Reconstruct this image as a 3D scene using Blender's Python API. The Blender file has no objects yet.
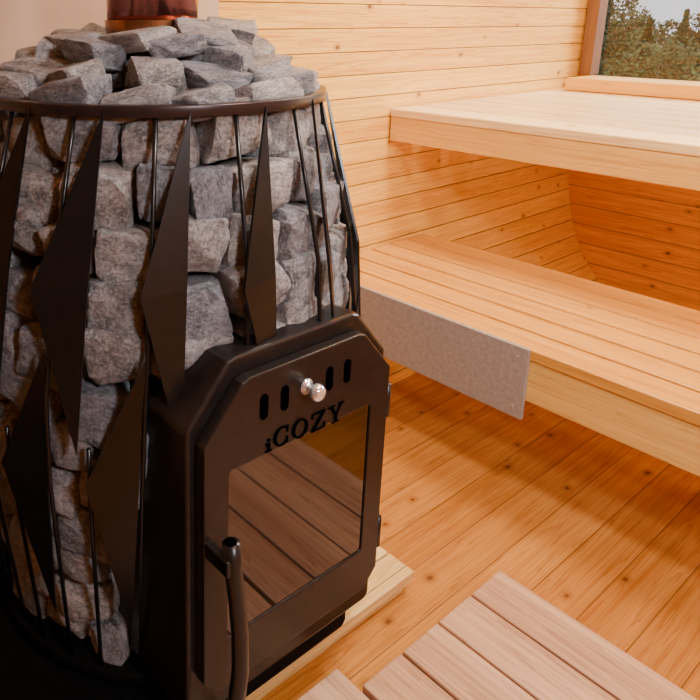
import bpy, bmesh, math, random
from mathutils import Vector, Matrix, noise
random.seed(7)
S = bpy.context.scene
COL = S.collection

# ---------------------------------------------------------------- helpers
def link(o): COL.objects.link(o); return o
def new_obj(name, me, mat=None, parent=None, **props):
    o = bpy.data.objects.new(name, me)
    if mat is not None and me is not None: me.materials.append(mat)
    link(o)
    if parent is not None: o.parent = parent
    for k, v in props.items(): o[k] = v
    return o
def empty(name, loc, **props):
    o = bpy.data.objects.new(name, None); o.location = loc; o.empty_display_size = .05
    link(o)
    for k, v in props.items(): o[k] = v
    return o
def me_from(verts, faces, name='m', smooth=False):
    me = bpy.data.meshes.new(name); me.from_pydata([tuple(v) for v in verts], [], faces); me.update()
    bm = bmesh.new(); bm.from_mesh(me); bmesh.ops.recalc_face_normals(bm, faces=bm.faces); bm.to_mesh(me); bm.free()
    if smooth:
        for p in me.polygons: p.use_smooth = True
    return me
def boxes_mesh(boxes, name='boxes', off=(0, 0, 0)):
    v = []; f = []
    for (x0, x1, y0, y1, z0, z1) in boxes:
        b = len(v)
        for x in (x0, x1):
            for y in (y0, y1):
                for z in (z0, z1): v.append((x-off[0], y-off[1], z-off[2]))
        f += [(b, b+1, b+3, b+2), (b+4, b+6, b+7, b+5), (b, b+4, b+5, b+1), (b+2, b+3, b+7, b+6), (b, b+2, b+6, b+4), (b+1, b+5, b+7, b+3)]
    return me_from(v, f, name)
def bevel(o, w, seg=2):
    m = o.modifiers.new('bev', 'BEVEL'); m.width = w; m.segments = seg; m.limit_method = 'ANGLE'; m.angle_limit = math.radians(35)
def solid(o, t, off=0):
    m = o.modifiers.new('sol', 'SOLIDIFY'); m.thickness = t; m.offset = off
def tube(pts, r, n=10, closed=False, caps=True, name='tube'):
    pts = [Vector(p) for p in pts]; V = []; F = []
    N = len(pts); up = Vector((0, 0, 1))
    for i, p in enumerate(pts):
        a = pts[(i-1) % N] if (closed or i > 0) else p
        b = pts[(i+1) % N] if (closed or i < N-1) else p
        d = (b-a).normalized()
        ref = up if abs(d.z) < .9 else Vector((1, 0, 0))
        s = d.cross(ref).normalized(); t = s.cross(d).normalized()
        rr = r[i] if isinstance(r, (list, tuple)) else r
        for k in range(n):
            an = 2*math.pi*k/n; V.append(p+s*math.cos(an)*rr+t*math.sin(an)*rr)
    for i in range(N if closed else N-1):
        for k in range(n):
            j = (i+1) % N
            F.append((i*n+k, i*n+(k+1) % n, j*n+(k+1) % n, j*n+k))
    if caps and not closed:
        F.append(tuple(range(n))); F.append(tuple((N-1)*n+k for k in range(n)))
    return me_from(V, F, name, smooth=True)
def lathe(prof, n=64, name='lathe', cx=0, cy=0):
    V = []; F = []; m = len(prof)
    for i in range(n):
        a = 2*math.pi*i/n
        for r, z in prof: V.append((cx+r*math.cos(a), cy+r*math.sin(a), z))
    for i in range(n):
        j = (i+1) % n
        for k in range(m):
            l = (k+1) % m
            F.append((i*m+k, j*m+k, j*m+l, i*m+l))
    return me_from(V, F, name)

# ---------------------------------------------------------------- materials
class NT:
    def __init__(s, name):
        s.m = bpy.data.materials.new(name); s.m.use_nodes = True; s.t = s.m.node_tree
        s.b = s.t.nodes['Principled BSDF']; s.o = s.t.nodes['Material Output']
    def n(s, typ, **kw):
        x = s.t.nodes.new(typ)
        for k, v in kw.items(): setattr(x, k, v)
        return x
    def l(s, a, b): s.t.links.new(a, b)
    def math(s, op, a, b=None, c=None):
        x = s.n('ShaderNodeMath', operation=op)
        for i, v in enumerate((a, b, c)):
            if v is None: continue
            if isinstance(v, (int, float)): x.inputs[i].default_value = v
            else: s.l(v, x.inputs[i])
        return x.outputs[0]
    def mix(s, fac, a, b, blend='MIX'):
        x = s.n('ShaderNodeMix', data_type='RGBA', blend_type=blend)
        for idx, v in ((0, fac), (6, a), (7, b)):
            if isinstance(v, (int, float)): x.inputs[idx].default_value = v
            elif isinstance(v, tuple): x.inputs[idx].default_value = (*v, 1) if len(v) == 3 else v
            else: s.l(v, x.inputs[idx])
        return x.outputs[2]
    def mapr(s, v, a, b, c=0, d=1):
        x = s.n('ShaderNodeMapRange'); s.l(v, x.inputs[0])
        for i, q in enumerate((a, b, c, d)): x.inputs[i+1].default_value = q
        return x.outputs[0]

def wood(name, light, dark, L, C, width, groove=0.0, src='Object', knots=.6, rough=.38, off=0.0, knotcol=(.13, .04, .01), tint=.4, bump=.3, gcol=.34, gw=1.05, gs=30.0, kr=.036):
    T = [i for i in range(3) if i not in (L, C)][0]
    t = NT(name); tc = t.n('ShaderNodeTexCoord'); sp = t.n('ShaderNodeSeparateXYZ'); t.l(tc.outputs[src], sp.inputs[0])
    l, c, h = sp.outputs[L], sp.outputs[C], sp.outputs[T]
    cd = t.math('ADD', t.math('DIVIDE', c, width), off+1000.0)
    idn = t.math('FLOOR', cd); fr = t.math('FRACT', cd)
    wn = t.n('ShaderNodeTexWhiteNoise', noise_dimensions='1D'); t.l(idn, wn.inputs['W'])
    rnd = wn.outputs['Value']
    ls = t.math('ADD', l, t.math('MULTIPLY', rnd, 37.0))
    cv = t.n('ShaderNodeCombineXYZ'); t.l(t.math('MULTIPLY', ls, 1.0), cv.inputs[0]); t.l(t.math('MULTIPLY', c, gs), cv.inputs[1]); t.l(t.math('MULTIPLY', h, gs), cv.inputs[2])
    nz = t.n('ShaderNodeTexNoise'); nz.inputs['Scale'].default_value = 1.4; nz.inputs['Detail'].default_value = 3; nz.inputs['Distortion'].default_value = .35
    t.l(cv.outputs[0], nz.inputs['Vector'])
    wv = t.math('FRACT', t.math('MULTIPLY', nz.outputs[0], 8.0))
    wv = t.math('POWER', wv, 2.0)
    g = t.math('ADD', t.math('MULTIPLY', t.mapr(nz.outputs[0], .3, .7), .45), t.math('MULTIPLY', wv, .6))
    fac = t.math('ADD', t.math('MULTIPLY', g, gw), t.math('MULTIPLY', t.math('SUBTRACT', rnd, .4), tint))
    col = t.mix(fac, light, dark)
    if knots > 0:
        kv = t.n('ShaderNodeCombineXYZ'); t.l(t.math('MULTIPLY', ls, .65), kv.inputs[0]); t.l(c, kv.inputs[1])
        vo = t.n('ShaderNodeTexVoronoi', voronoi_dimensions='2D'); vo.inputs['Scale'].default_value = 8.5; t.l(kv.outputs[0], vo.inputs['Vector'])
        sc = t.n('ShaderNodeSeparateColor'); t.l(vo.outputs['Color'], sc.inputs[0])
        gate = t.math('GREATER_THAN', sc.outputs[0], 1-knots)
        rad = t.math('MULTIPLY', sc.outputs[1], kr)
        d = t.math('SUBTRACT', vo.outputs['Distance'], rad)
        k = t.math('MULTIPLY', t.mapr(d, .0, .035, .85, 0), gate)
        halo = t.math('MULTIPLY', t.mapr(d, .0, .12, .85, 0), gate)
        col = t.mix(halo, col, tuple(x*.8 for x in dark))
        col = t.mix(k, col, knotcol)
    ht = t.math('MULTIPLY', g, -.05)
    if groove > 0:
        e = t.math('ABSOLUTE', t.math('SUBTRACT', fr, .5))
        gr = t.mapr(e, .5-groove/width, .5-groove/width*.35, 0, 1)
        col = t.mix(t.math('MULTIPLY', gr, .8), col, tuple(x*gcol for x in dark))
        ht = t.math('SUBTRACT', ht, gr)
    bp = t.n('ShaderNodeBump'); bp.inputs['Strength'].default_value = bump; bp.inputs['Distance'].default_value = .004
    t.l(ht, bp.inputs['Height']); t.l(bp.outputs[0], t.b.inputs['Normal'])
    t.l(col, t.b.inputs['Base Color']); t.b.inputs['Roughness'].default_value = rough
    return t.m

def plain(name, col, rough=.5, metal=0.0, var=.15, scale=30, bump=0.0, spec=None):
    t = NT(name); nz = t.n('ShaderNodeTexNoise'); nz.inputs['Scale'].default_value = scale; nz.inputs['Detail'].default_value = 4
    tc = t.n('ShaderNodeTexCoord'); t.l(tc.outputs['Object'], nz.inputs['Vector'])
    c = t.mix(t.mapr(nz.outputs[0], .3, .7), tuple(x*(1-var) for x in col), tuple(min(1, x*(1+var)) for x in col))
    t.l(c, t.b.inputs['Base Color']); t.b.inputs['Roughness'].default_value = rough; t.b.inputs['Metallic'].default_value = metal
    if spec is not None: t.b.inputs['Specular IOR Level'].default_value = spec
    if bump > 0:
        bp = t.n('ShaderNodeBump'); bp.inputs['Strength'].default_value = bump; bp.inputs['Distance'].default_value = .003
        t.l(nz.outputs[0], bp.inputs['Height']); t.l(bp.outputs[0], t.b.inputs['Normal'])
    return t.m

def stone_mat(name, base):
    t = NT(name); tc = t.n('ShaderNodeTexCoord'); oi = t.n('ShaderNodeObjectInfo')
    add = t.n('ShaderNodeVectorMath', operation='ADD'); t.l(tc.outputs['Object'], add.inputs[0])
    cb = t.n('ShaderNodeCombineXYZ'); t.l(t.math('MULTIPLY', oi.outputs['Random'], 50), cb.inputs[0]); t.l(cb.outputs[0], add.inputs[1])
    n1 = t.n('ShaderNodeTexNoise'); n1.inputs['Scale'].default_value = 36; n1.inputs['Detail'].default_value = 10; n1.inputs['Roughness'].default_value = .77; t.l(add.outputs[0], n1.inputs['Vector'])
    n2 = t.n('ShaderNodeTexNoise'); n2.inputs['Scale'].default_value = 240; n2.inputs['Detail'].default_value = 4; t.l(add.outputs[0], n2.inputs['Vector'])
    c = t.mix(t.mapr(n1.outputs[0], .38, .62), tuple(x*.44 for x in base), tuple(x*1.5 for x in base))
    c = t.mix(t.mapr(n2.outputs[0], .54, .68, 0, .5), c, tuple(min(1, x*2.2) for x in base), 'MIX')
    dk = t.mapr(n2.outputs[0], .34, .45, .55, 0)
    c = t.mix(dk, c, tuple(x*.25 for x in base))
    c = t.mix(1.0, c, t.mix(oi.outputs['Random'], (.66, .68, .76), (1.34, 1.22, 1.14)), 'MULTIPLY')
    t.l(c, t.b.inputs['Base Color']); t.b.inputs['Roughness'].default_value = .42
    h = t.math('ADD', t.math('MULTIPLY', n1.outputs[0], 1.0), t.math('MULTIPLY', n2.outputs[0], .10))
    bp = t.n('ShaderNodeBump'); bp.inputs['Strength'].default_value = 1.0; bp.inputs['Distance'].default_value = .015
    t.l(h, bp.inputs['Height']); t.l(bp.outputs[0], t.b.inputs['Normal'])
    return t.m

PL = .072
M_wall = wood('spruce_wall', (.95, .56, .115), (.66, .28, .03), 0, 1, PL, .0024, 'UV', .5, gcol=.38)
M_end = wood('spruce_end_wall', (.90, .42, .060), (.58, .20, .016), 1, 2, .085, .003, 'Object', .45, gcol=.32)
M_west = wood('darkened_west_wall', (.20, .11, .06), (.12, .06, .03), 1, 2, .085, .003, 'Object', .3, gcol=.28)  # unseen wall, wood darkened to cut warm bounce onto the stove
M_floor = wood('spruce_floor', (.61, .265, .052), (.36, .118, .015), 0, 1, .092, .0017, 'Object', .5, rough=.27, gcol=.36, gs=42, gw=.95, kr=.028)
M_face = wood('bench_front_wood', (.92, .58, .16), (.68, .34, .07), 1, 2, .3, 0, 'Object', .0, tint=.1, gw=1.0)
M_duck = wood('duckboard_wood', (.66, .40, .245), (.38, .19, .105), 1, 0, .108, 0, 'Object', .3, tint=.5)
M_plat = wood('platform_wood', (.88, .64, .27), (.60, .32, .09), 0, 1, .12, .002, 'Object', .25)
M_trim = wood('trim_wood', (.88, .48, .075), (.64, .30, .035), 1, 2, .3, 0, 'Object', .1, gw=.7)
M_post = wood('post_wood', (.25, .11, .045), (.15, .06, .022), 2, 1, .3, 0, 'Object', .0)
M_steel = plain('charcoal_steel', (.010, .008, .008), .28, .3, .2, 60)
M_door = plain('charcoal_door_steel', (.018, .0135, .013), .30, .35, .2, 60)
M_dark = plain('matte_black_steel', (.004, .0035, .0035), .8, .1, .2, 40, spec=.1)  # near-black dull steel for firebox, base, ash box and tray
M_black = plain('cutout_black', (.0006, .0005, .0005), 1.0, 0, .1, 40, spec=0.0)
M_ringm = plain('stove_ring_steel', (.036, .022, .022), .30, .5, .2, 60)
M_pipe = plain('red_brown_flue', (.28, .095, .075), .18, .9, .3, 12)
M_copper = plain('copper_collar', (.36, .15, .06), .25, .9, .5, 14)
M_chrome = plain('chrome', (.90, .90, .93), .10, .8, .03, 30)
M_shield = plain('beige_heat_shield', (.52, .335, .22), .6, 0, .08, 8)
M_panel = plain('grey_fibre_panel', (.34, .295, .275), .6, 0, .14, 90, .15)
M_stone = stone_mat('grey_sauna_rock', (.280, .274, .282))
t = NT('stove_glass'); t.b.inputs['Base Color'].default_value = (.125, .118, .123, 1); t.b.inputs['Metallic'].default_value = 1; t.b.inputs['Roughness'].default_value = .045
M_glass = t.m
t = NT('window_glass'); tr = t.n('ShaderNodeBsdfTransparent'); gl = t.n('ShaderNodeBsdfGlossy'); gl.inputs['Roughness'].default_value = .02
mx = t.n('ShaderNodeMixShader'); mx.inputs[0].default_value = .04; t.l(tr.outputs[0], mx.inputs[1]); t.l(gl.outputs[0], mx.inputs[2]); t.l(mx.outputs[0], t.o.inputs[0])
M_wglass = t.m
M_leaf = plain('conifer_foliage', (.028, .056, .024), .8, 0, .5, .9)
M_leaf2 = plain('birch_foliage', (.066, .096, .036), .8, 0, .5, .9)
M_bark = plain('bark', (.12, .09, .07), .9, 0, .4, 6)
M_grass = plain('grass', (.05, .09, .03), .9, 0, .4, 1.0)

# ---------------------------------------------------------------- room shell (barrel)
A_, B_, ZC, NP = 1.495, 1.16, .9, 3.4
def prof_pt(th):
    c, s = math.cos(th), math.sin(th)
    return (A_*math.copysign(abs(c)**(2/NP), c), ZC+B_*math.copysign(abs(s)**(2/NP), s))
dense = [prof_pt(-math.pi/2+math.pi*i/4000) for i in range(4001)]
dense = [p for p in dense if p[1] >= -0.03]
arc = [0]
for i in range(1, len(dense)): arc.append(arc[-1]+math.dist(dense[i], dense[i-1]))
import bisect
def at_arc(s):
    i = min(max(bisect.bisect(arc, s), 1), len(arc)-1); f = (s-arc[i-1])/max(1e-9, arc[i]-arc[i-1])
    a, b = dense[i-1], dense[i]; p = (a[0]+(b[0]-a[0])*f, a[1]+(b[1]-a[1])*f)
    d = Vector((b[0]-a[0], b[1]-a[1])).normalized(); nrm = (d.y, -d.x)
    return p, nrm
X0, X1 = -1.3, 3.2
ZT = 2.14
def shell(name, s0, s1, sgn, mat):
    k0, k1 = round(s0/PL), round(s1/PL); V = []; F = []; UV = []
    rows = []
    for k in range(k0, k1+1):
        s = k*PL
        if k > k0: rows.append((s-.002, 0))
        rows.append((s, .003))
        if k < k1: rows.append((s+.002, 0))
        if k < k1: rows.append((s+PL*.5, 0))
    for (s, o) in rows:
        p, nr = at_arc(min(s, arc[-1]-1e-4))
        y = (p[0]+nr[0]*o)*sgn; z = p[1]+nr[1]*o
        V += [(X0, y, z), (X1, y, z)]; UV += [(X0, s), (X1, s)]
    for i in range(len(rows)-1):
        F.append((2*i, 2*i+1, 2*i+3, 2*i+2) if sgn > 0 else (2*i, 2*i+2, 2*i+3, 2*i+1))
    me = bpy.data.meshes.new(name); me.from_pydata(V, [], F); me.update()
    ul = me.uv_layers.new(name='UVMap')
    for lp in me.loops: ul.data[lp.index].uv = UV[lp.vertex_index]
    o = new_obj(name, me, mat, kind='structure'); solid(o, .03, 1)
    me.update()
    c = me.polygons[0].normal
    if c.y*sgn < 0: o.modifiers['sol'].offset = -1
    return o
smid = next(arc[i] for i in range(len(dense)) if dense[i][1] > 1.55); smid = round(smid/PL)*PL
stop = math.floor(arc[-1]/PL)*PL
shell('wall_north', 0, smid, 1, M_wall)
shell('wall_south', 0, smid, -1, M_wall)
ca = shell('ceiling', smid, stop+PL, 1, M_wall); cb_ = shell('ceiling_half', smid, stop+PL, -1, M_wall)
bm = bmesh.new(); bm.from_mesh(ca.data); bm.from_mesh(cb_.data); bm.to_mesh(ca.data); bm.free()
bpy.data.objects.remove(cb_)
new_obj('floor', boxes_mesh([(X0-.04, X1+.04, -1.56, 1.56, -.04, 0)]), M_floor, kind='structure')
new_obj('wall_west', boxes_mesh([(X0-.04, X0, -1.56, 1.56, 0, ZT)]), M_west, kind='structure')
WY0, WY1, WZ0, WZ1 = -1.0, 1.44, .918, 1.75
new_obj('wall_east', boxes_mesh([(X1, X1+.045, -1.56, 1.56, 0, WZ0), (X1, X1+.045, -1.56, 1.56, WZ1, ZT), (X1, X1+.045, -1.56, WY0, WZ0, WZ1), (X1, X1+.045, WY1, 1.56, WZ0, WZ1)]), M_end, kind='structure')
win = new_obj('window_1', boxes_mesh([(X1-.22, X1+.05, WY0-.02, WY1-.0, WZ0-.051, WZ0), (X1-.012, X1+.05, WY0-.02, WY1, WZ1, WZ1+.06), (X1-.012, X1+.05, WY0-.05, WY0, WZ0-.05, WZ1+.06)]), M_trim, kind='structure')
bevel(win, .004)
new_obj('window_glass', boxes_mesh([(X1+.02, X1+.026, WY0, WY1, WZ0, WZ1)]), M_wglass, parent=win)
o = new_obj('trim_1', boxes_mesh([(X1-.03, X1+.045, WY1-.01, WY1+.040, .919, 1.8)]), M_post, kind='structure'); bevel(o, .003)

V = []; F = []
zs = [0.0+.05*i for i in range(0, 34)]
def wallY(z):
    return A_*(max(0, 1-abs((z-ZC)/B_)**NP))**(1/NP)
for z in zs:
    y = wallY(z)-.006
    V += [(-.35, y, z), (1.17, y, z)]
for i in range(len(zs)-1): F.append((2*i, 2*i+1, 2*i+3, 2*i+2))
hs = new_obj('heat_shield', me_from(V, F), M_shield, label='smooth beige heat shield sheet on the plank wall behind the stove', category='heat shield'); solid(hs, .006, 0)

# ---------------------------------------------------------------- lower bench
ZL, LX0, LX1, LY0, LYE = .40, 1.518, 2.103, -1.1, wallY(.37)-.006
lb = empty('lower_bench', (1.8, .2, 0), label='slatted light wooden sauna bench, low tier with a grey guard panel', category='bench')
def P(o, par):
    o.parent = par; o.matrix_parent_inverse = Matrix.Translation(-Vector(par.location)); return o
nsl = 6
pitch = (LX1-LX0)/nsl
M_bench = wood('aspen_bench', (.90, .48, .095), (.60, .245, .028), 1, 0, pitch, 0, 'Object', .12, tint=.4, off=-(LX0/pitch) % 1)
sl = []
for i in range(nsl):
    sl.append((LX0+i*pitch+(.005 if i else 0), LX0+(i+1)*pitch-.005, LY0, LYE, ZL-.028, ZL))
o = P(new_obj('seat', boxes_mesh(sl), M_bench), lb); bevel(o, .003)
o = P(new_obj('front_board', boxes_mesh([(LX0+.004, LX0+.034, LY0, LYE-.05, ZL-.135, ZL-.0285)]), M_face), lb); bevel(o, .003)
for y in (-1.05, -.4, .3, 1.0):
    o = P(new_obj('crossbearer', boxes_mesh([(LX0+.035, LX1-.01, y, y+.045, ZL-.10, ZL-.0285)]), M_trim), lb)
for y in (-1.05, .3):
    o = P(new_obj('leg', boxes_mesh([(LX1-.08, LX1-.03, y, y+.045, 0, ZL-.10)]), M_trim), lb)
o = P(new_obj('leg', boxes_mesh([(LX0+.04, LX0+.09, -1.05, -1.005, 0, ZL-.10)]), M_trim), lb)
o = P(new_obj('heat_guard_panel', boxes_mesh([(LX0-.008, LX0+.0035, .735, wallY(.22)-.01, ZL-.182, ZL+.001)]), M_panel, label='thin grey heat guard panel screwed on the bench front'), lb); bevel(o, .001)
for (y, z) in ((.76, ZL-.025), (.76, ZL-.155), (1.25, ZL-.025)):
    me = bpy.data.meshes.new('s'); bm = bmesh.new(); bmesh.ops.create_uvsphere(bm, u_segments=12, v_segments=6, radius=.0035); bmesh.ops.transform(bm, matrix=Matrix.Diagonal((.5, 1, 1, 1)), verts=bm.verts); bm.to_mesh(me); bm.free()
    o = new_obj('screw', me, M_chrome); o.location = (LX0-.008, y, z); P(o, lb)

# ---------------------------------------------------------------- upper bench
ZU, UX0 = .865, 1.908
ub = empty('upper_bench', (2.5, .2, ZU-.1), label='deep pale wooden sauna bench, the high tier below the window', category='bench')
UYE = wallY(ZU)-.006
n = 9; pitch = (X1-.004-UX0)/n; sl = []
for i in range(n):
    sl.append((UX0+i*pitch+(.007 if i else 0), UX0+(i+1)*pitch-.007, -1.35, UYE, ZU-.028, ZU))
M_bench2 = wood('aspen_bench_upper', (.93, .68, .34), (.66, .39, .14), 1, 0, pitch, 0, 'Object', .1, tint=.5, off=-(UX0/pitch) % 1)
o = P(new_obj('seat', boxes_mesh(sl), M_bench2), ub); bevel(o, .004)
o = P(new_obj('front_board', boxes_mesh([(UX0+.004, UX0+.034, -1.35, UYE, ZU-.109, ZU-.0285)]), M_face), ub); bevel(o, .003)
for y in (-1.2, -.5, .2):
    o = P(new_obj('crossbearer', boxes_mesh([(UX0+.035, X1-.003, y, y+.045, ZU-.10, ZU-.0285)]), M_trim), ub)

# ---------------------------------------------------------------- duckboards
def duck(x1, nsl_, y1, lab):
    sl = [(x1-.103-i*.108, x1-i*.108, -1.0, y1, .028, .050) for i in range(nsl_)]
    db = new_obj('duckboard', boxes_mesh(sl), M_duck, label=lab, category='duckboard'); bevel(db, .003)
    for y in (-.9, -.2, .48):
        new_obj('batten', boxes_mesh([(sl[-1][0]+.01, x1-.01, y, y+.04, .0005, .0275)]), M_duck, parent=db)
duck(1.217, 4, .596, 'slatted light brown duckboard lying on the plank floor')
duck(.780, 5, .645, 'slatted light brown duckboard lying closer to the stove')

# ---------------------------------------------------------------- stove platform, dark tray
pf = new_obj('stove_platform', boxes_mesh([(.52, 1.074, .700, .765, .026, .05)]+[(.52, 1.074, .768+.13*i, .768+.13*i+.127, .026, .05) for i in range(4)]), M_plat,
             label='low pale wooden platform of boards under the stove', category='platform'); bevel(pf, .003)
for y in (.712, 1.20):
    new_obj('joist', boxes_mesh([(.53, 1.055, y, y+.05, .0005, .0258)]), M_plat, parent=pf)
tr_ = new_obj('floor_tray', boxes_mesh([(-.55, .518, .66, 1.30, .0005, .05)]), M_dark,
             label='black steel floor tray beside and under the stove', category='floor tray'); bevel(tr_, .004)

# ---------------------------------------------------------------- stove
CX, CY = .687, 1.055
st = empty('sauna_stove', (CX, CY, .05), label='dark steel wood-burning sauna stove with stone-filled cage and glass door', category='stove')
PROF = [(.094, .318), (.238, .338), (.478, .372), (.622, .380), (.795, .360), (1.035, .295)]
def rad(z):
    if z <= PROF[0][0]: return PROF[0][1]
    for (a, ra), (b, rb) in zip(PROF, PROF[1:]):
        if z <= b: return ra+(rb-ra)*(z-a)/(b-a)
    return PROF[-1][1]
def cyl(psi, z, dr=0.0):
    a = math.radians(psi-122.7); r = rad(z)+dr
    return Vector((CX+r*math.cos(a), CY+r*math.sin(a), z))
def ring(name, r, z0, z1, th, mat):
    o = P(new_obj(name, lathe([(r-th, z0), (r+.004, z0), (r+.004, z1), (r-th, z1)], 96, cx=CX, cy=CY), mat), st); bevel(o, .002)
    for p in o.data.polygons: p.use_smooth = True
    return o
ring('top_ring', .299, 1.020, 1.037, .014, M_ringm)
ring('base_ring', .322, .075, .094, .05, M_dark)
o = P(new_obj('base', lathe([(.001, .0505), (.30, .0505), (.30, .10), (.001, .10)], 64, cx=CX, cy=CY), M_dark), st)
o = P(new_obj('firebox', lathe([(.001, .10), (.235, .10), (.260, .5), (.205, .98), (.001, .98)], 64, cx=CX, cy=CY), M_dark), st)
def plate(A, B, C, out):
    mid = (A+C)/2; d = Vector((mid.x-CX, mid.y-CY, 0)).normalized(); M = mid+d*out
    o = P(new_obj('cage_plate', me_from([A, B, C, M], [(0, 1, 3), (3, 1, 2)]), M_steel), st); solid(o, .004)
ZR = (1.03, .9, .795, .7, .622, .55, .478, .35, .238, .094)
for k in range(16):
    psi = -13.5+22.5*k
    wd = 15.5 if k in (0, 15, 14) else (13.0 if k < 3 else 9.5)
    plate(cyl(psi, 1.03, .006), cyl(psi-wd, .785, .010), cyl(psi-5, .545, .010), .008)
    q = psi+12.5
    plate(cyl(q-2, .70, .008), cyl(q-16, .495, .012), cyl(q-8, .20, .008), .006)
    pts = [cyl(q+1-8*(1.03-z)/.94, z, -.002) for z in ZR]
    P(new_obj('cage_rod', tube(pts, .0036, 6), M_steel), st)
    pts = [cyl(psi+.8-7.3*(1.03-z)/.94, z, -.002) for z in ZR if z < .56]
    P(new_obj('cage_rod', tube(pts, .0036, 6), M_steel), st)
def outline(hw, zb, zs_, zt, cw, cb):
    return [(-hw+cb, zb), (hw-cb, zb), (hw, zb+cb), (hw, zs_), (hw-cw*.85, zt-.004), (hw-cw, zt), (-hw+cw, zt), (-hw+cw*.85, zt-.004), (-hw, zs_), (-hw, zb+cb)]
def extr(poly, y0, y1, name='ex', hole=None):
    V = [(CX+x, y0, z) for x, z in poly]+[(CX+x, y1, z) for x, z in poly]; n = len(poly)
    F = [(i, (i+1) % n, n+(i+1) % n, n+i) for i in range(n)]
    if hole is None:
        F += [tuple(range(n)), tuple(range(n, 2*n))]
    else:
        b = len(V); V += [(CX+x, y0, z) for x, z in hole]+[(CX+x, y1, z) for x, z in hole]
        F += [(b+i, b+(i+1) % n, b+n+(i+1) % n, b+n+i) for i in range(n)]
        F += [(i, (i+1) % n, b+(i+1) % n, b+i) for i in range(n)]+[(n+i, n+(i+1) % n, b+n+(i+1) % n, b+n+i) for i in range(n)]
    return me_from(V, F, name)
DY = .653
hous = P(new_obj('door_housing', extr(outline(.207, .11, .615, .700, .085, .01), DY+.022, CY-.1), M_door), st); bevel(hous, .006, 3)
o = P(new_obj('ash_box', boxes_mesh([(CX-.165, CX+.175, DY+.036, CY-.1, .0505, .13)]), M_dark), st); bevel(o, .02, 3)
outer = outline(.193, .171, .597, .675, .078, .03)
hole = [(-.145, .258), (.145, .258), (.149, .262), (.149, .536), (.146, .542), (.141, .542), (-.141, .542), (-.146, .542), (-.149, .536), (-.149, .262)]
door = P(new_obj('door', extr(outer, DY, DY+.020, hole=hole), M_door), st); bevel(door, .0035, 3)
def PD(o):
    o.parent = door; return o
glass = PD(new_obj('door_glass', extr(hole, DY+.003, DY+.007), M_glass, label='dark reflective door glass'))
def slot(xc, z0, z1, hw=.0075):
    pts = []
    for i in range(9): a = math.pi*i/8; pts.append((xc+hw*math.cos(a), z1-hw+hw*math.sin(a)))
    for i in range(9): a = math.pi+math.pi*i/8; pts.append((xc+hw*math.cos(a), z0+hw+hw*math.sin(a)))
    return extr(pts, DY-.0012, DY+.001)
for xc in (-.087, -.047, .046, .086):
    PD(new_obj('air_slot', slot(xc, .602, .642), M_black))
prof = [(0.0005, 0), (.012, 0), (.0125, .002), (.005, .004), (.005, .012), (.009, .014), (.0130, .019), (.0135, .024), (.011, .030), (.006, .033), (.0005, .034)]
V = []; F = []; m = len(prof)
for i in range(28):
    a = 2*math.pi*i/28
    for r, h in prof: V.append((CX-.004+r*math.cos(a), DY-h, .626+r*math.sin(a)))
for i in range(28):
    j = (i+1) % 28
    for k in range(m-1): F.append((i*m+k, j*m+k, j*m+k+1, i*m+k+1))
PD(new_obj('knob', me_from(V, F, smooth=True), M_chrome, label='round silvery knob'))
# lettering
LV = []; LF = []
def poly(pts, ox, oz, s):
    b = len(LV); n = len(pts)
    for yy in (DY-.0022, DY-.0003):
        for x, z in pts: LV.append((CX+ox+x*s*1.08, yy, oz+z*s*.90-(ox-.01)*.04))
    LF.append(tuple(range(b, b+n))); LF.append(tuple(range(b+n, b+2*n)))
    for i in range(n): LF.append((b+i, b+(i+1) % n, b+n+(i+1) % n, b+n+i))
def arcs(a0, a1, ox, oz, s, ro=(.44, .5), ri=(.30, .44), n=28):
    for i in range(n):
        p = [math.radians(a0+(a1-a0)*(i+k)/n) for k in (0, 1)]
        poly([(.43+ro[0]*math.cos(p[0]), .5+ro[1]*math.sin(p[0])), (.43+ro[0]*math.cos(p[1]), .5+ro[1]*math.sin(p[1])),
              (.43+ri[0]*math.cos(p[1]), .5+ri[1]*math.sin(p[1])), (.43+ri[0]*math.cos(p[0]), .5+ri[1]*math.sin(p[0]))], ox, oz, s)
s = .0345; oz = .5430; ox = -.067
arcs(45, 315, ox, oz, s); poly([(.69, .62), (.75, .62), (.75, .98), (.69, .90)], ox, oz, s); poly([(.69, .38), (.75, .38), (.75, .02), (.69, .1)], ox, oz, s)
ox += .0370; arcs(0, 360, ox, oz, s)
ox += .0390
poly([(.04, .98), (.8, .98), (.8, .92), (.04, .92)], ox, oz, s); poly([(.04, .98), (.10, .98), (.10, .70), (.04, .70)], ox, oz, s)
poly([(.61, .92), (.8, .92), (.23, .06), (.04, .06)], ox, oz, s); poly([(.04, .06), (.82, .06), (.82, 0), (.04, 0)], ox, oz, s); poly([(.76, .30), (.82, .30), (.82, 0), (.76, 0)], ox, oz, s)
ox += .0370
poly([(.06, .98), (.25, .98), (.54, .42), (.40, .42)], ox, oz, s); poly([(.76, .98), (.85, .98), (.54, .42), (.47, .42)], ox, oz, s)
poly([(.40, .46), (.54, .46), (.54, 0), (.40, 0)], ox, oz, s); poly([(.26, .06), (.68, .06), (.68, 0), (.26, 0)], ox, oz, s)
poly([(-.02, .98), (.38, .98), (.38, .93), (-.02, .93)], ox, oz, s); poly([(.62, .98), (.96, .98), (.96, .93), (.62, .93)], ox, oz, s)
ox = -.083; poly([(.1, 0), (.23, 0), (.23, .44), (.1, .44)], ox, oz, s); poly([(.0, .44), (.23, .44), (.23, .38), (.0, .38)], ox, oz, s); poly([(.0, .06), (.33, .06), (.33, 0), (.0, 0)], ox, oz, s); poly([(.1, .54), (.23, .54), (.23, .65), (.1, .65)], ox, oz, s)
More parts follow.
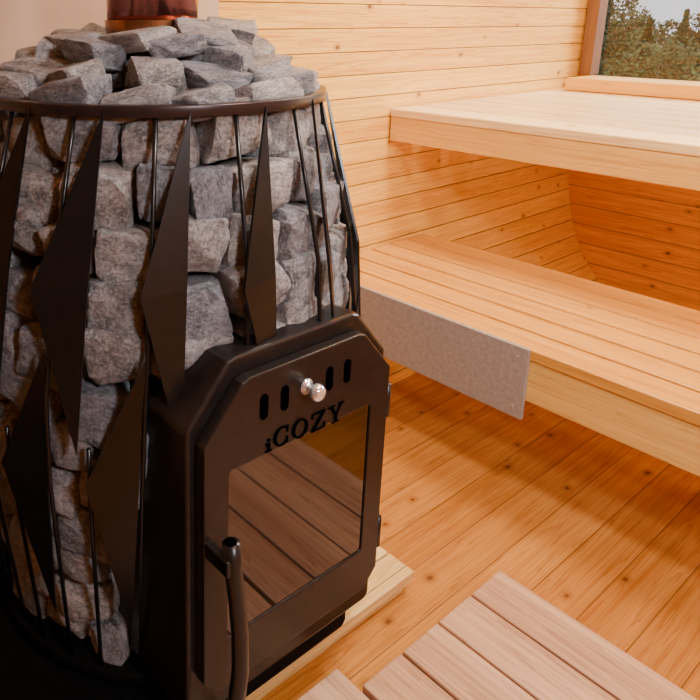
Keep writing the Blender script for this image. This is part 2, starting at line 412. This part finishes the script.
PD(new_obj('lettering', me_from(LV, LF), M_black, label='black cut-out lettering reading iCOZY'))
hx = CX-.178
pts = [(hx, DY-.040, .470), (hx+.002, DY-.043, .43), (hx+.006, DY-.047, .38), (hx+.010, DY-.050, .32), (hx+.010, DY-.052, .26), (hx+.004, DY-.050, .20), (hx-.008, DY-.045, .15), (hx-.02, DY-.04, .11)]
o = PD(new_obj('handle', tube(pts, .0125, 16), M_door, label='curved dark tubular door handle'))
PD(new_obj('handle_end', tube([(hx, DY-.040, .4695), (hx, DY-.040, .4712)], .0085, 16), M_black))
o = PD(new_obj('handle_bracket', boxes_mesh([(hx-.014, hx-.002, DY-.050, DY+.002, .425, .45), (hx-.014, hx+.004, DY-.045, DY-.035, .428, .447)]), M_door)); bevel(o, .002)
PD(new_obj('hinge', tube([(CX+.198, DY+.006, .50), (CX+.198, DY+.006, .56)], .006, 10), M_door))
PD(new_obj('hinge', tube([(CX+.198, DY+.006, .24), (CX+.198, DY+.006, .30)], .006, 10), M_door))
PX, PY = CX, CY
PR = .079
o = P(new_obj('flue_pipe', lathe([(PR-.003, .98), (PR, .98), (PR, 1.86), (PR-.003, 1.86)], 64, cx=PX, cy=PY), M_pipe, label='shiny red-brown steel flue pipe'), st)
for p in o.data.polygons: p.use_smooth = True
o = P(new_obj('flue_collar', lathe([(PR+.0005, 1.128), (PR+.003, 1.128), (PR+.004, 1.150), (PR+.0005, 1.150)], 64, cx=PX, cy=PY), M_copper, label='shiny copper flue collar'), st)

# ---------------------------------------------------------------- stones
variants = []
for v in range(22):
    bm = bmesh.new()
    for sx in (-1, 1):
        for sy in (-1, 1):
            for sz in (-1, 1):
                c = Vector((sx*random.uniform(.62, 1), sy*random.uniform(.7, 1), sz*random.uniform(.62, 1)))
                if random.random() < .4:      # chipped corner
                    for ax in range(3):
                        e = c.copy(); e[ax] *= random.uniform(.35, .65); bm.verts.new(e)
                else: bm.verts.new(c)
    for _ in range(2):
        bm.verts.new(Vector((random.uniform(-.3, .3), random.choice((-1, 1))*random.uniform(1.0, 1.15), random.uniform(-.3, .3))))
    r = bmesh.ops.convex_hull(bm, input=bm.verts)
    junk = [e for e in r['geom_interior'] if isinstance(e, bmesh.types.BMVert)]
    if junk: bmesh.ops.delete(bm, geom=junk, context='VERTS')
    bmesh.ops.triangulate(bm, faces=bm.faces)
    bmesh.ops.subdivide_edges(bm, edges=list(bm.edges), cuts=7, use_grid_fill=True)
    bmesh.ops.triangulate(bm, faces=bm.faces)
    bmesh.ops.smooth_vert(bm, verts=bm.verts, factor=.45, use_axis_x=True, use_axis_y=True, use_axis_z=True)
    for vv in bm.verts:
        q = vv.co*1.4+Vector((v*7.1, 0, 0))
        c1 = noise.cell(q*1.8+Vector(noise.noise_vector(q*2))*.3)
        vv.co *= 1+.05*noise.noise(q*1.2)+.035*(c1-.5)+.022*noise.noise(q*4)+.014*noise.noise(q*10)
    bmesh.ops.smooth_vert(bm, verts=bm.verts, factor=.25, use_axis_x=True, use_axis_y=True, use_axis_z=True)
    bmesh.ops.recalc_face_normals(bm, faces=bm.faces)
    me = bpy.data.meshes.new('sauna_stone'); bm.to_mesh(me); bm.free()
    for ax in range(3):
        lo = min(vv.co[ax] for vv in me.vertices); hi = max(vv.co[ax] for vv in me.vertices)
        for vv in me.vertices: vv.co[ax] = ((vv.co[ax]-lo)/(hi-lo)*2-1)*.04
    me.materials.append(M_stone)
    for p in me.polygons: p.use_smooth = True
    try: me.set_sharp_from_angle(angle=math.radians(18))
    except Exception: pass
    variants.append(me)
proto = [bpy.data.objects.new('sauna_stone', m) for m in variants]
def put(loc, rot, sc, lab):
    o = random.choice(proto).copy(); o.name = 'sauna_stone'
    o.location = loc; o.rotation_euler = rot; o.scale = sc
    o['label'] = lab; o['category'] = 'stone'; o['group'] = 'stones in the stove cage'
    COL.objects.link(o)
cnt = 0; NR = 12; z0_, z1_ = .100, 1.022
hr = (z1_-z0_)/NR
for row in range(NR):
    zc = z0_+hr*(row+.5)
    rc = rad(zc)-.060
    a = -118+random.uniform(0, 10)
    while a < 112:
        w = random.uniform(.060, .112)
        da = math.degrees(w/rc)
        am = a+da/2; ang = math.radians(am-122.7)
        x = CX+rc*math.cos(ang); y = CY+rc*math.sin(ang)
        if not (abs(x-CX) < .195 and y < CY-.1 and zc < .65):
            flip = random.choice((0, math.pi))
            zz = zc+.012*math.sin(am*.13+row*2.1)+random.uniform(-.005, .005)
            put((x, y, zz), (random.uniform(-.12, .12), random.uniform(-.22, .22), ang+math.pi/2+flip+random.uniform(-.12, .12)),
                (w/.080*1.12, 1.15, hr/.080*1.19), 'rough angular grey rock stacked inside the stove cage')
            cnt += 1
        a += da
for (r0, z0, nn, zs1) in ((.248, 1.034, 14, .75), (.205, 1.068, 11, .60), (.160, 1.098, 9, .55), (.128, 1.118, 7, .45), (.122, 1.070, 8, .8)):
    for i in range(nn):
        a = 2*math.pi*(i+random.uniform(-.2, .2))/nn+r0*9
        rr = r0+random.uniform(-.01, .01)
        put((CX+rr*math.cos(a), CY+rr*math.sin(a), z0+random.uniform(-.008, .012)), (random.uniform(-.35, .35), random.uniform(-.3, .3), a+math.pi/2+random.uniform(-.6, .6)),
            (random.uniform(1.15, 1.7), random.uniform(.85, 1.25), zs1*random.uniform(.8, 1.25)), 'rough flat grey rock heaped on top around the flue pipe')
        cnt += 1
print('stones', cnt)

# ---------------------------------------------------------------- outside
new_obj('ground', boxes_mesh([(3.6, 160, -60, 120, -12.2, -12)]), M_grass, kind='structure')
def crown(seed, conifer):
    rnd = random.Random(seed); V = []; F = []
    blobs = [(rnd.gauss(0, 1.0), rnd.gauss(0, 1.0), rnd.uniform(3.5, 8.4), rnd.uniform(.7, 1.2)) for _ in range(22)]
    for i in range(7000):
        if conifer:
            f = rnd.random()**.7; zz = 9.6-f*7.5; tier = .75+.25*math.sin(zz*6)
            rr = (f*2.6+.08)*tier*math.sqrt(rnd.uniform(.3, 1)); a = rnd.uniform(0, 6.283); c = Vector((rr*math.cos(a), rr*math.sin(a), zz-rr*.3)); s_ = .10
        else:
            b = rnd.choice(blobs); d = Vector((rnd.gauss(0, 1), rnd.gauss(0, 1), rnd.gauss(0, 1))).normalized()*b[3]*rnd.uniform(.6, 1.1)
            c = Vector(b[:3])+d; s_ = .11
        u = Vector((rnd.gauss(0, 1), rnd.gauss(0, 1), rnd.gauss(0, 1))).normalized(); w_ = u.orthogonal().normalized()
        k = len(V); V += [c-u*s_, c+w_*s_*.7, c+u*s_, c-w_*s_*.7]; F.append((k, k+1, k+2, k+3))
    me = bpy.data.meshes.new('crown'); me.from_pydata([tuple(v) for v in V], [], F); me.update(); return me
cr = [crown(1, True), crown(2, False), crown(3, True), crown(4, False)]
for i, m in enumerate(cr): m.materials.append(M_leaf if i % 2 == 0 else M_leaf2)
trunkme = tube([(0, 0, 0), (0, 0, 4), (.05, 0, 8.2)], [.2, .14, .04], 10); trunkme.materials.append(M_bark)
rnd = random.Random(11)
for ix in range(4):
    for iy in range(11):
        tx = 42+ix*6; ty = tx*.12+iy*3.4*(1+.12*ix)+rnd.uniform(-.6, .6)+(1.7 if ix % 2 else 0)
        k = rnd.choice((0, 1, 1, 3, 2, 3)); s = 1.52*(rnd.uniform(.86, 1.14)+.015*ix+(.03 if k % 2 == 0 else 0))
        tr_ = new_obj('tree', trunkme, None, label='leafy green tree outside the window' if k % 2 else 'dark green conifer outside the window', category='tree', group='trees outside the window')
        tr_.location = (tx+rnd.uniform(-.5, .5), ty, -12.0); tr_.scale = (s*.8, s*.8, s)
        c = new_obj('crown', cr[k], None, parent=tr_); c.rotation_euler = (0, 0, rnd.uniform(0, 6))

# ---------------------------------------------------------------- lights
def area(name, loc, target, size, power, col, sy=None):
    l = bpy.data.lights.new(name, 'AREA'); l.energy = power; l.color = col; l.size = size
    if sy: l.shape = 'RECTANGLE'; l.size_y = sy
    o = bpy.data.objects.new(name, l); o.location = loc
    d = Vector(target)-Vector(loc); o.rotation_euler = d.to_track_quat('-Z', 'Y').to_euler(); link(o); return o
area('stove_key_light', (.35, -1.0, 1.75), (.95, .95, .75), .25, 32, (.94, .97, 1))  # added key light above and behind the camera, aimed at the stove
area('overhead_fill', (1.05, .25, 1.93), (.95, .6, 0), .22, 20, (1, .97, .92))  # added overhead fill light, no fixture in the room
area('sky_window', (4.6, .3, 2.6), (1.8, .2, .7), 1.4, 280, (.97, .98, 1))
area('bench_strip_lamp', (2.3, .2, .73), (1.95, .5, .1), .06, 8, (1, .64, .24), 1.8)
area('bench_strip_lamp', (2.35, .3, .60), (3.2, 1.3, .35), .15, 4.0, (1, .66, .26))
area('bench_strip_lamp', (1.75, .1, .25), (2.3, .6, 0.2), .06, 2.0, (1, .5, .12), 1.6)
area('wall_wash_fill', (1.9, .7, 1.92), (1.9, 1.45, 1.0), .3, 28, (1, .94, .78))  # unseen fill light aimed at the north wall, no fixture
sun = bpy.data.lights.new('sun', 'SUN'); sun.energy = 3.2; sun.angle = .02; sun.color = (1, .96, .88)
so = bpy.data.objects.new('sun', sun); so.rotation_euler = Vector((.75, .35, -.56)).to_track_quat('-Z', 'Y').to_euler(); link(so)
w = bpy.data.worlds.new('sky'); S.world = w; w.use_nodes = True
nt = w.node_tree; bg = nt.nodes['Background']; bg.inputs[1].default_value = 1.25
tcw = nt.nodes.new('ShaderNodeTexCoord'); nzw = nt.nodes.new('ShaderNodeTexNoise'); nzw.inputs['Scale'].default_value = 9; nzw.inputs['Detail'].default_value = 4
nt.links.new(tcw.outputs['Generated'], nzw.inputs['Vector'])
rw = nt.nodes.new('ShaderNodeValToRGB'); rw.color_ramp.elements[0].position = .35; rw.color_ramp.elements[0].color = (.52, .62, .82, 1); rw.color_ramp.elements[1].position = .65; rw.color_ramp.elements[1].color = (.92, .95, 1, 1)
nt.links.new(nzw.outputs[0], rw.inputs[0]); nt.links.new(rw.outputs[0], bg.inputs[0])

# ---------------------------------------------------------------- camera
cam = bpy.data.cameras.new('camera'); co = bpy.data.objects.new('camera', cam); link(co)
cam.sensor_width = 36; cam.lens = 36; cam.shift_x = 145/700; cam.shift_y = -150/700; cam.clip_start = .02
co.location = (0, 0, 1.15); co.rotation_euler = (math.radians(75.58), 0, math.radians(-37.2))
S.camera = co
